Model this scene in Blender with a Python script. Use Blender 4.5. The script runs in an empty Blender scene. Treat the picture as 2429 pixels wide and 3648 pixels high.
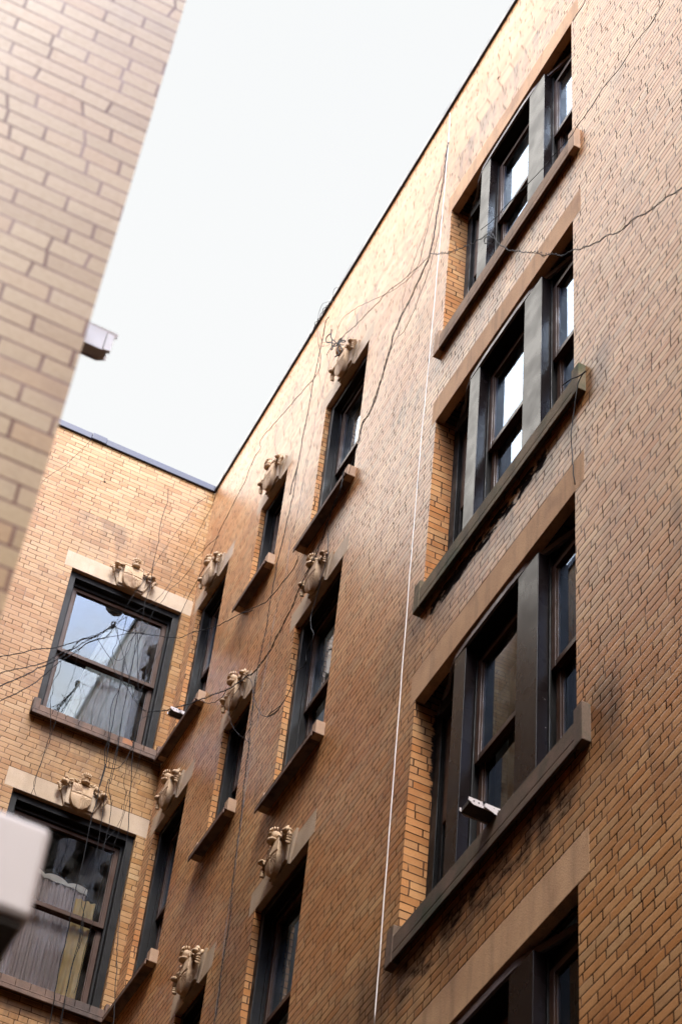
import bpy, math, random
from mathutils import Vector, Matrix, noise
random.seed(7)
ZT = 20.875            # height of the roof edge above the ground, metres
COURSE = 0.066
sc = bpy.context.scene
COL = sc.collection

# ------------------------------------------------------------------ mesh builder
class MB:
    def __init__(s):
        s.v=[]; s.f=[]; s.uv=[]; s.mi=[]; s.sm=[]
    def face(s, pts, uvs=None, mi=0, smooth=False):
        b=len(s.v); s.v+= [tuple(p) for p in pts]
        s.f.append(tuple(range(b,b+len(pts))))
        if uvs is None:
            a=Vector(pts[0]); n=(Vector(pts[1])-a).cross(Vector(pts[2])-a)
            ax=max(range(3), key=lambda i:abs(n[i]))
            if ax==1: uvs=[(p[0],p[2]) for p in pts]
            elif ax==0: uvs=[(p[1]+pts[0][0]*1.0+.05,p[2]) for p in pts]
            else: uvs=[(p[0],p[1]) for p in pts]
        s.uv.append(uvs); s.mi.append(mi); s.sm.append(smooth)
    def box(s,x0,x1,y0,y1,z0,z1,mi=0,skip=''):
        a,b,c,d=(x0,y0,z0),(x1,y0,z0),(x1,y1,z0),(x0,y1,z0)
        e,f,g,h=(x0,y0,z1),(x1,y0,z1),(x1,y1,z1),(x0,y1,z1)
        if 'f' not in skip: s.face((a,b,f,e),mi=mi)
        if 'r' not in skip: s.face((b,c,g,f),mi=mi)
        if 'k' not in skip: s.face((c,d,h,g),mi=mi)
        if 'l' not in skip: s.face((d,a,e,h),mi=mi)
        if 't' not in skip: s.face((e,f,g,h),mi=mi)
        if 'b' not in skip: s.face((d,c,b,a),mi=mi)
    def prism(s, poly, z0, z1, mi=0):      # poly: ccw list of (x,y)
        n=len(poly)
        for i in range(n):
            p,q=poly[i],poly[(i+1)%n]
            s.face(((p[0],p[1],z0),(q[0],q[1],z0),(q[0],q[1],z1),(p[0],p[1],z1)),mi=mi)
        s.face([(p[0],p[1],z1) for p in poly],mi=mi)
        s.face([(p[0],p[1],z0) for p in reversed(poly)],mi=mi)
    def slab(s, poly, d0, d1, mi=0):       # poly of (u,z) seen from outside, ccw; extruded in depth
        n=len(poly)
        s.face([(p[0],d0,p[1]) for p in poly],mi=mi)
        s.face([(p[0],d1,p[1]) for p in reversed(poly)],mi=mi)
        for i in range(n):
            p,q=poly[i],poly[(i+1)%n]
            s.face(((p[0],d0,p[1]),(p[0],d1,p[1]),(q[0],d1,q[1]),(q[0],d0,q[1])),mi=mi)
    def blob(s, c, r, seed=0, n=2, amp=.25, rot=None):
        import bmesh
        bm=bmesh.new(); bmesh.ops.create_icosphere(bm,subdivisions=n,radius=1)
        b=len(s.v); M=rot or Matrix.Identity(3)
        for v in bm.verts:
            k=1+amp*noise.noise(v.co*1.9+Vector((seed*3.7,seed*1.3,0)))
            p=M@Vector((v.co.x*r[0]*k,v.co.y*r[1]*k,v.co.z*r[2]*k))
            s.v.append((c[0]+p.x,c[1]+p.y,c[2]+p.z))
        for f in bm.faces:
            s.f.append(tuple(b+v.index for v in f.verts)); s.uv.append([(0,0)]*3); s.mi.append(0); s.sm.append(True)
        bm.free()
    def tube(s, pts, rad, sides=6):
        pts=[Vector(p) for p in pts]; n=len(pts); b=len(s.v)
        up=Vector((0.31,0.2,0.93)).normalized()
        for i,p in enumerate(pts):
            t=(pts[min(i+1,n-1)]-pts[max(i-1,0)])
            if t.length<1e-9: t=Vector((0,0,1))
            t.normalize(); a=t.cross(up)
            if a.length<1e-3: a=t.cross(Vector((1,0,0)))
            a.normalize(); c=t.cross(a)
            for k in range(sides):
                w=2*math.pi*k/sides
                s.v.append(tuple(p+(a*math.cos(w)+c*math.sin(w))*rad))
        for i in range(n-1):
            for k in range(sides):
                k2=(k+1)%sides
                s.f.append((b+i*sides+k,b+i*sides+k2,b+(i+1)*sides+k2,b+(i+1)*sides+k)); s.uv.append([(0,0)]*4); s.mi.append(0); s.sm.append(True)
        s.f.append(tuple(b+k for k in reversed(range(sides)))); s.uv.append([(0,0)]*sides); s.mi.append(0); s.sm.append(False)
        s.f.append(tuple(b+(n-1)*sides+k for k in range(sides))); s.uv.append([(0,0)]*sides); s.mi.append(0); s.sm.append(False)
    def build(s, name, mats, parent=None, bevel=0, xf=None):
        me=bpy.data.meshes.new(name); me.from_pydata(s.v,[],s.f)
        lay=me.uv_layers.new(name='UVMap'); i=0
        for uvs in s.uv:
            for q in uvs: lay.data[i].uv=q; i+=1
        for p,m,sm in zip(me.polygons,s.mi,s.sm): p.material_index=m; p.use_smooth=sm
        for m in (mats if isinstance(mats,(list,tuple)) else [mats]): me.materials.append(m)
        if xf is not None: me.transform(xf)
        me.update()
        if not s.sm or not all(s.sm): 
            import bmesh
            bm=bmesh.new(); bm.from_mesh(me); bmesh.ops.remove_doubles(bm,verts=bm.verts,dist=1e-5); bm.to_mesh(me); bm.free()
        o=bpy.data.objects.new(name,me); COL.objects.link(o)
        if parent: o.parent=parent
        if bevel:
            b=o.modifiers.new('bevel','BEVEL'); b.width=bevel; b.segments=2; b.limit_method='ANGLE'; b.angle_limit=math.radians(40)
        return o

def tag(o,label=None,cat=None,group=None,kind=None):
    if label: o['label']=label
    if cat: o['category']=cat
    if group: o['group']=group
    if kind: o['kind']=kind
    return o
def empty(name,loc=(0,0,0),rz=0):
    o=bpy.data.objects.new(name,None); COL.objects.link(o); o.location=loc; o.rotation_euler=(0,0,rz); o.empty_display_size=.2
    return o

# ------------------------------------------------------------------ materials
class NT:
    def __init__(s,m): s.t=m.node_tree; s.n=s.t.nodes; s.l=s.t.links
    def add(s,typ,**kw):
        nd=s.n.new(typ)
        for k,v in kw.items():
            if k.startswith('i_'):
                key=k[2:]; key=int(key) if key.isdigit() else key.replace('_',' ')
                s.put(nd.inputs[key],v)
            else: setattr(nd,k,v)
        return nd
    def put(s,sock,v):
        if hasattr(v,'is_output') and v.is_output: s.l.new(v,sock)
        else: sock.default_value=v
    def math(s,op,a,b=0,c=None,clamp=False):
        nd=s.n.new('ShaderNodeMath'); nd.operation=op; nd.use_clamp=clamp
        s.put(nd.inputs[0],a); s.put(nd.inputs[1],b)
        if c is not None: s.put(nd.inputs[2],c)
        return nd.outputs[0]
    def mix(s,f,a,b,mode='MIX'):
        nd=s.n.new('ShaderNodeMix'); nd.data_type='RGBA'; nd.blend_type=mode
        s.put(nd.inputs[0],f); s.put(nd.inputs[6],a); s.put(nd.inputs[7],b); return nd.outputs[2]
    def noise(s,vec,scale,detail=3,rough=.55,typ='3D'):
        nd=s.n.new('ShaderNodeTexNoise'); nd.noise_dimensions=typ; s.put(nd.inputs['Vector'],vec)
        nd.inputs['Scale'].default_value=scale; nd.inputs['Detail'].default_value=detail; nd.inputs['Roughness'].default_value=rough
        return nd.outputs['Fac']
    def ramp(s,f,stops,interp='LINEAR'):
        nd=s.n.new('ShaderNodeValToRGB'); nd.color_ramp.interpolation=interp; s.put(nd.inputs[0],f)
        cr=nd.color_ramp
        while len(cr.elements)<len(stops): cr.elements.new(.5)
        for e,(p,c) in zip(cr.elements,stops): e.position=p; e.color=(c,c,c,1) if isinstance(c,(int,float)) else (*c,1)
        return nd.outputs[0]
    def mapr(s,v,a,b,c=0,d=1,smooth=True):
        nd=s.n.new('ShaderNodeMapRange'); nd.interpolation_type='SMOOTHSTEP' if smooth else 'LINEAR'
        s.put(nd.inputs[0],v)
        for i,q in enumerate((a,b,c,d)): nd.inputs[i+1].default_value=q
        return nd.outputs[0]
def new_mat(name):
    m=bpy.data.materials.new(name); m.use_nodes=True
    t=NT(m); b=t.n['Principled BSDF']; return m,t,b

def brick_mat(name, ramp, mortar, mortar_light, phase=0.0, marks=(), msize=.0046, grime=.35, streaks=(), jmin=.02, bump=.5, fmin=.55, soot_and_shade=(), spec=.15, wk=1.0):
    m,t,b=new_mat(name)
    uv=t.add('ShaderNodeUVMap').outputs[0]
    sep=t.add('ShaderNodeSeparateXYZ',i_0=uv)
    U,V=sep.outputs[0],sep.outputs[1]
    wob=t.noise(uv,3.0,2)
    V2=t.math('ADD',V,t.math('MULTIPLY',t.math('SUBTRACT',wob,.5),.006*wk))
    row=t.math('FLOOR',t.math('DIVIDE',V2,COURSE))
    wn=t.add('ShaderNodeTexWhiteNoise',noise_dimensions='1D',i_W=row)
    band=t.noise(t.add('ShaderNodeCombineXYZ',i_0=t.math('MULTIPLY',U,.35),i_1=t.math('MULTIPLY',V,.6)).outputs[0],1.0,1)
    jit=t.math('MULTIPLY',t.math('SUBTRACT',wn.outputs[0],.5),t.mapr(band,.42,.6,jmin,.2))
    fine=t.noise(uv,26.0,2)
    U2=t.math('ADD',t.math('ADD',U,jit),t.math('MULTIPLY',t.math('SUBTRACT',fine,.5),.004*wk))
    V3=t.math('ADD',V2,t.math('MULTIPLY',t.math('SUBTRACT',fine,.5),.003*wk))
    vec=t.add('ShaderNodeCombineXYZ',i_0=U2,i_1=V3).outputs[0]
    def brick(width,off=.5,ms=msize,smooth=.25):
        nd=t.add('ShaderNodeTexBrick',i_Vector=vec,i_Color1=(0,0,0,1),i_Color2=(1,1,1,1),i_Mortar=(.5,.5,.5,1),i_Scale=1.0,i_Mortar_Size=ms,i_Mortar_Smooth=smooth,i_Bias=0.0,i_Brick_Width=width,i_Row_Height=COURSE)
        nd.offset=off; nd.squash=.5; nd.squash_frequency=7; return nd
    br=brick(.216)
    wide=brick(.216,ms=.011,smooth=1.0)
    t1=br.outputs['Color']
    col=t.ramp(t1,ramp)
    # soft tone drift over the wall and within each brick
    big=t.noise(uv,.55,4,.6)
    col=t.mix(t.mapr(big,.35,.65,0,.8),col,t.mix(1.0,col,(.84,.70,.60,1),'MULTIPLY'))
    pat=t.noise(uv,1.7,3,.7)
    col=t.mix(t.mapr(pat,.56,.66,0,.55),col,t.mix(1.0,col,(.72,.66,.66,1),'MULTIPLY'))
    g=t.noise(uv,60,3,.7)
    col=t.mix(t.mapr(g,.35,.7,0,.45),col,t.mix(1.0,col,(.7,.62,.55,1),'MULTIPLY'))
    # weathering streaks
    sv=t.add('ShaderNodeCombineXYZ',i_0=t.math('MULTIPLY',U,5.0),i_1=t.math('MULTIPLY',V,.7)).outputs[0]
    st=t.noise(sv,1.0,4,.65)
    mask=t.math('MULTIPLY',t.math('MULTIPLY',t.mapr(st,.52,.74),t.mapr(t.noise(uv,.9,2),.42,.62)),t.mapr(V,ZT-3.6,ZT-1.6,1,.12))
    for (u0,u1,vs,per,h,k) in streaks:   # dirt washed down below each sill, repeating every storey
        vv=t.math('MODULO',t.math('ADD',t.math('SUBTRACT',V,vs),per*40),per)   # 0 at the sill line
        dd=t.math('SUBTRACT',per,vv)
        below=t.mapr(dd,0.0,h,1,0)
        mu=t.math('MULTIPLY',t.mapr(U,u0-.12,u0+.15),t.mapr(U,u1-.15,u1+.12,1,0))
        drip=t.noise(t.add('ShaderNodeCombineXYZ',i_0=t.math('MULTIPLY',U,7.0),i_1=t.math('MULTIPLY',V,1.3)).outputs[0],1.0,3,.6)
        mk=t.math('MULTIPLY',t.math('MULTIPLY',below,mu),t.mapr(drip,.34,.62,0,k))
        mask=t.math('MAXIMUM',mask,mk)
    col=t.mix(t.math('MULTIPLY',mask,grime,clamp=True),col,(.05,.035,.026,1))
    for (u0,u1,v0,v1,k) in soot_and_shade:  # grime patches; the large low one also deepens the lower wall's shade
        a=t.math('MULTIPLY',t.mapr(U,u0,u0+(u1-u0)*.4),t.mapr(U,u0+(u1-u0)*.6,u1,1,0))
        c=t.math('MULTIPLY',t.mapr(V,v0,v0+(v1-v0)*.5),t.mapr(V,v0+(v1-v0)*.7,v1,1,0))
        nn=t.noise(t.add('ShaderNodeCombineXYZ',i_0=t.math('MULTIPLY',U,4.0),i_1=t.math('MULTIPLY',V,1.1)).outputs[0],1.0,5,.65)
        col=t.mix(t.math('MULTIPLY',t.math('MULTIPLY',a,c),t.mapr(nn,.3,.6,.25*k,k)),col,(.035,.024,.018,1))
    # mortar: dark in some joints, brick-coloured in others
    mv=t.noise(uv,4.5,3,.6)
    mcol=t.mix(t.mapr(mv,.38,.62),(*mortar,1),(*mortar_light,1))
    fac=t.math('MULTIPLY',br.outputs['Fac'],t.mapr(t.noise(uv,9.0,2),.3,.5,fmin,1))
    col=t.mix(fac,col,mcol)
    # black paint / bare patches with an outline of their own
    for (u0,u1,v0,v1,thr,slope,soft) in marks:
        vc=t.math('SUBTRACT',V,t.math('MULTIPLY',t.math('SUBTRACT',U,u0),slope))
        a=t.math('MULTIPLY',t.mapr(U,u0,u0+.2),t.mapr(U,u1-.2,u1,1,0))
        c=t.math('MULTIPLY',t.mapr(vc,v0,v0+(v1-v0)*.5),t.mapr(vc,v1-.05,v1,1,0))
        nn=t.noise(t.add('ShaderNodeCombineXYZ',i_0=t.math('MULTIPLY',U,5.5),i_1=t.math('MULTIPLY',V,9.0)).outputs[0],1.0,5,.7)
        s_=t.math('MULTIPLY',t.math('MULTIPLY',a,c),nn)
        col=t.mix(t.mapr(s_,thr,thr+soft),col,(.018,.015,.014,1))
    t.put(b.inputs['Base Color'],col)
    sepc=t.add('ShaderNodeSeparateColor',i_0=col)
    t.put(b.inputs['Roughness'],t.mapr(g,.3,.7,.28,.42)); t.put(b.inputs['Specular IOR Level'],t.mapr(sepc.outputs[0],.03,.22,.0,spec))
    hgt=t.math('ADD',t.math('MULTIPLY',t.math('SUBTRACT',1.0,wide.outputs['Fac']),.7),t.math('MULTIPLY',t1,.3))
    hgt=t.math('ADD',hgt,t.math('MULTIPLY',g,.25))
    bp=t.add('ShaderNodeBump',i_Strength=bump,i_Distance=.0035,i_Height=hgt)
    t.l.new(bp.outputs[0],b.inputs['Normal'])
    return m

def stone_mat(name,c1,c2,c3=None,rough=.8,speck=.0,bump=.004,scale=6,streak=0,top=None):
    m,t,b=new_mat(name)
    co=t.add('ShaderNodeTexCoord').outputs['Object']
    n=t.noise(co,scale,5,.6); col=t.mix(t.mapr(n,.35,.65),(*c1,1),(*c2,1))
    if c3:
        n2=t.noise(co,scale*.35,3,.6); col=t.mix(t.mapr(n2,.52,.68),col,(*c3,1))
    if streak:
        sp=t.add('ShaderNodeMapping',i_Vector=co); sp.inputs['Scale'].default_value=(9,9,1.0)
        n4=t.noise(sp.outputs[0],1.0,4,.6); col=t.mix(t.math('MULTIPLY',t.mapr(n4,.45,.7),streak),col,(.03,.022,.018,1))
    n3=t.noise(co,95,2,.7)
    col=t.mix(t.mapr(n3,.5,.75,0,.35+speck),col,t.mix(1.0,col,(.45,.4,.36,1),'MULTIPLY'))
    t.put(b.inputs['Base Color'],col); b.inputs['Roughness'].default_value=rough; b.inputs['Specular IOR Level'].default_value=.35
    h=t.math('ADD',n3,t.math('MULTIPLY',n,1.2))
    bp=t.add('ShaderNodeBump',i_Strength=.5,i_Distance=bump,i_Height=h); t.l.new(bp.outputs[0],b.inputs['Normal'])
    return m
def metal_mat(name,c,rough=.35,spec=.5,var=.3,bump=.0012,scale=2.0,drip=0.0):
    m,t,b=new_mat(name)
    co=t.add('ShaderNodeTexCoord').outputs['Object']
    n=t.noise(co,scale,4,.6)
    col=t.mix(t.mapr(n,.3,.7,0,var),(*c,1),(c[0]*.55,c[1]*.5,c[2]*.45,1))
    if drip:
        w=t.noise(co,22,6,.75); w2=t.noise(co,2.3,2,.5)
        col=t.mix(t.math('MULTIPLY',t.mapr(w,.68,.70),t.math('MULTIPLY',t.mapr(w2,.55,.62),drip)),col,(.55,.5,.47,1))
    t.put(b.inputs['Base Color'],col)
    t.put(b.inputs['Roughness'],t.mapr(t.noise(co,scale*3,3),.3,.7,rough*.8,rough*1.3)); b.inputs['Specular IOR Level'].default_value=spec
    bp=t.add('ShaderNodeBump',i_Strength=.35,i_Distance=bump,i_Height=t.noise(co,scale*1.2,2)); t.l.new(bp.outputs[0],b.inputs['Normal'])
    return m
def cloth_mat(name,c,fold=14):
    m,t,b=new_mat(name)
    co=t.add('ShaderNodeTexCoord').outputs['Object']
    n=t.noise(co,3,3); col=t.mix(t.mapr(n,.35,.65),(*c,1),(c[0]*.82,c[1]*.8,c[2]*.78,1))
    t.put(b.inputs['Base Color'],col); b.inputs['Roughness'].default_value=.9
    return m
def glass_mat(name,tint=(.82,.88,.88),ior=1.7,wave=.0005,gl=(.74,.86,1,1)):
    m,t,b=new_mat(name); t.n.remove(b)
    co=t.add('ShaderNodeTexCoord').outputs['Object']
    bp=t.add('ShaderNodeBump',i_Strength=.5,i_Distance=wave,i_Height=t.noise(co,2.2,2))
    fr=t.add('ShaderNodeFresnel',i_IOR=ior); t.l.new(bp.outputs[0],fr.inputs['Normal'])
    dirt=t.noise(co,5,4,.65)
    gl=t.add('ShaderNodeBsdfGlossy',i_Color=gl,i_Roughness=.015); t.l.new(bp.outputs[0],gl.inputs['Normal'])
    tr=t.add('ShaderNodeBsdfTransparent',i_Color=(*tint,1))
    df=t.add('ShaderNodeBsdfDiffuse',i_Color=(.35,.34,.31,1))
    mx=t.add('ShaderNodeMixShader'); t.put(mx.inputs[0],t.math('MULTIPLY',fr.outputs[0],1.25,clamp=True)); t.l.new(tr.outputs[0],mx.inputs[1]); t.l.new(gl.outputs[0],mx.inputs[2])
    m2=t.add('ShaderNodeMixShader'); t.put(m2.inputs[0],t.mapr(dirt,.4,.75,.0,.09)); t.l.new(mx.outputs[0],m2.inputs[1]); t.l.new(df.outputs[0],m2.inputs[2])
    t.l.new(m2.outputs[0],t.n['Material Output'].inputs[0])
    return m

SP=3.24      # storey height
K_=.62
def dk(r,k,g=1,b=1): return [(p,(q[0]*k,q[1]*k*g,q[2]*k*b)) for p,q in r]
RAMP_R=[(0,(.34,.185,.095)),(.22,(.41,.235,.13)),(.45,(.45,.28,.165)),(.62,(.385,.195,.09)),(.82,(.36,.24,.155)),(1,(.47,.31,.19))]
RAMP_B=[(0,(.37,.20,.08)),(.15,(.43,.26,.12)),(.4,(.50,.33,.18)),(.7,(.48,.30,.15)),(.85,(.40,.22,.09)),(1,(.52,.37,.22))]
RAMP_F=[(0,(.36,.27,.20)),(.3,(.42,.34,.28)),(.55,(.45,.37,.32)),(.75,(.41,.29,.21)),(1,(.44,.37,.34))]
RAMP_R=dk(RAMP_R,1.27,.89,.65); RAMP_B=dk(RAMP_B,.84,.95,.82); RAMP_F=dk(RAMP_F,.86,.92,.60)
zh=lambda k:-2.23-SP*k
M_BR=brick_mat('tan_brick_right',RAMP_R,(.012,.006,.005),(.085,.042,.025),jmin=.12,msize=.0058,fmin=.45,soot_and_shade=[(5.1,6.3,ZT-8.7,ZT-7.3,.5),(5.2,6.35,ZT-12.0,ZT-10.5,.6),(3.6,6.3,ZT-15.5,ZT-10.2,.85),(8.25,8.8,ZT-11.7,ZT-10.5,.7),(8.25,8.75,ZT-8.4,ZT-7.3,.6),(2.5,3.5,ZT-12,ZT-7.6,.4)],
    marks=[(6.05,8.0,ZT-8.12,ZT-7.80,.42,0.0,.05),(6.0,8.35,ZT-11.6,ZT-11.05,.34,0.0,.35),(6.07,6.9,ZT-9.9,ZT-8.73,.30,0.0,.08)],
    streaks=[(6.0,8.35,ZT-4.58,SP,1.1,1.0),(3.3,4.42,ZT-4.47,SP,1.0,1.0),(1.8,2.58,ZT-3.83,SP,1.0,1.0),(5.95,6.25,ZT-2.0,SP,1.2,.9)],grime=.62)
M_BR2=brick_mat('tan_brick_court_side',dk(RAMP_R,.5),(.022,.012,.009),(.13,.075,.045))  # right-wall brick at half tone, darkened to cut light bounced across the court
M_BB=brick_mat('yellow_brick_back',RAMP_B,(.035,.015,.008),(.13,.065,.03),grime=.5,streaks=[(-1.5,0.0,ZT-4.45,SP,.9,.9)])
M_BF=brick_mat('pink_grey_brick_near',RAMP_F,(.11,.045,.028),(.16,.075,.048),msize=.005,grime=.2,bump=.03,fmin=.95,spec=.12,wk=.35)
M_LIME=stone_mat('pale_limestone',(.46,.345,.235),(.41,.30,.19),rough=.7,scale=3,streak=.12)
M_CREST=stone_mat('carved_limestone',(.52,.36,.22),(.44,.30,.17),(.27,.165,.09),rough=.75,scale=14)
M_SAND=stone_mat('brown_sandstone',(.56,.34,.18),(.49,.29,.15),(.38,.22,.12),rough=.85,speck=.3,scale=3,streak=.25)
M_SILLW=stone_mat('mossy_brownstone',(.14,.085,.055),(.10,.068,.04),(.035,.04,.016),rough=.85,speck=.3,scale=5,streak=.35)
M_SILLT=stone_mat('brownstone_sill',(.30,.19,.11),(.24,.155,.09),(.16,.11,.07),rough=.85,speck=.3,scale=5,streak=.3)
M_SILLG=stone_mat('green_mossy_sill',(.17,.12,.065),(.09,.075,.035),(.05,.062,.02),rough=.85,speck=.3,scale=5,streak=.45)
M_SILLM=stone_mat('terracotta_sill',(.17,.10,.065),(.12,.07,.048),(.07,.045,.035),rough=.75,scale=5,streak=.75)
M_LUG=stone_mat('pale_terracotta_lug',(.38,.24,.14),(.32,.20,.12),rough=.75,scale=6)
M_FRAME=metal_mat('dark_bronze_metal',(.010,.009,.008),rough=.45,spec=.12,drip=.0)
M_POST=metal_mat('taupe_metal_cladding',(.010,.007,.007),rough=.28,spec=.05,bump=.00005,scale=1.0,var=.1,drip=.9)
M_HEADB=metal_mat('lavender_grey_trim',(.15,.13,.135),rough=.4,spec=.25,var=.1)
M_SASH=metal_mat('brown_sash',(.06,.028,.015),rough=.4,spec=.2)
M_COPE=metal_mat('blue_black_coping',(.02,.021,.04),rough=.35,spec=.35)
M_GLASS=glass_mat('window_glass')
M_GLASSW=glass_mat('bay_window_glass',ior=1.5,gl=(.60,.76,1,1))
M_GLASSC=glass_mat('clear_low_glass',tint=(.93,.93,.9),ior=1.33)
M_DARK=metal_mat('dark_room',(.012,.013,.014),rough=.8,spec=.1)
M_WIRE=metal_mat('black_cable',(.006,.006,.007),rough=.6,spec=.12,bump=.0003)
M_WIREW=metal_mat('white_cable',(.72,.68,.63),rough=.5,spec=.4,bump=.0003)
M_WIREG=metal_mat('grey_cable',(.10,.075,.06),rough=.5,spec=.4,bump=.0003)
M_WHITE=metal_mat('white_painted_metal',(.56,.51,.50),rough=.45,spec=.4,var=.15)
M_UNDER=metal_mat('dark_underside',(.045,.037,.033),rough=.6,spec=.3)
M_CURT=cloth_mat('cream_cloth',(.84,.80,.68))
M_SHEER=cloth_mat('lavender_sheer',(.66,.56,.52))
M_YEL=cloth_mat('yellow_cloth',(.9,.66,.28))
M_BLIND=cloth_mat('window_shade_cloth',(.34,.30,.24))
M_BLINDB=cloth_mat('sky_reflection_cloth',(.20,.25,.28))
M_WHITE2=metal_mat('lightened_white_metal',(.8,.8,.84),rough=.4,spec=.5,var=.1)  # brighter copy of the white paint, making up for dim light on one bracket
M_ORANGE=stone_mat('orange_tile',(.34,.13,.045),(.22,.10,.05),rough=.7)
SUNAZ=197; SUNEL=57; SUNE=0.9; CLOUD=11.0; SKYK=1.7; EXPO=2.34; SBH=24; NAX=(.147,.509,.848); NLO=.90; NHI=.985; NV=1.56
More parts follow.
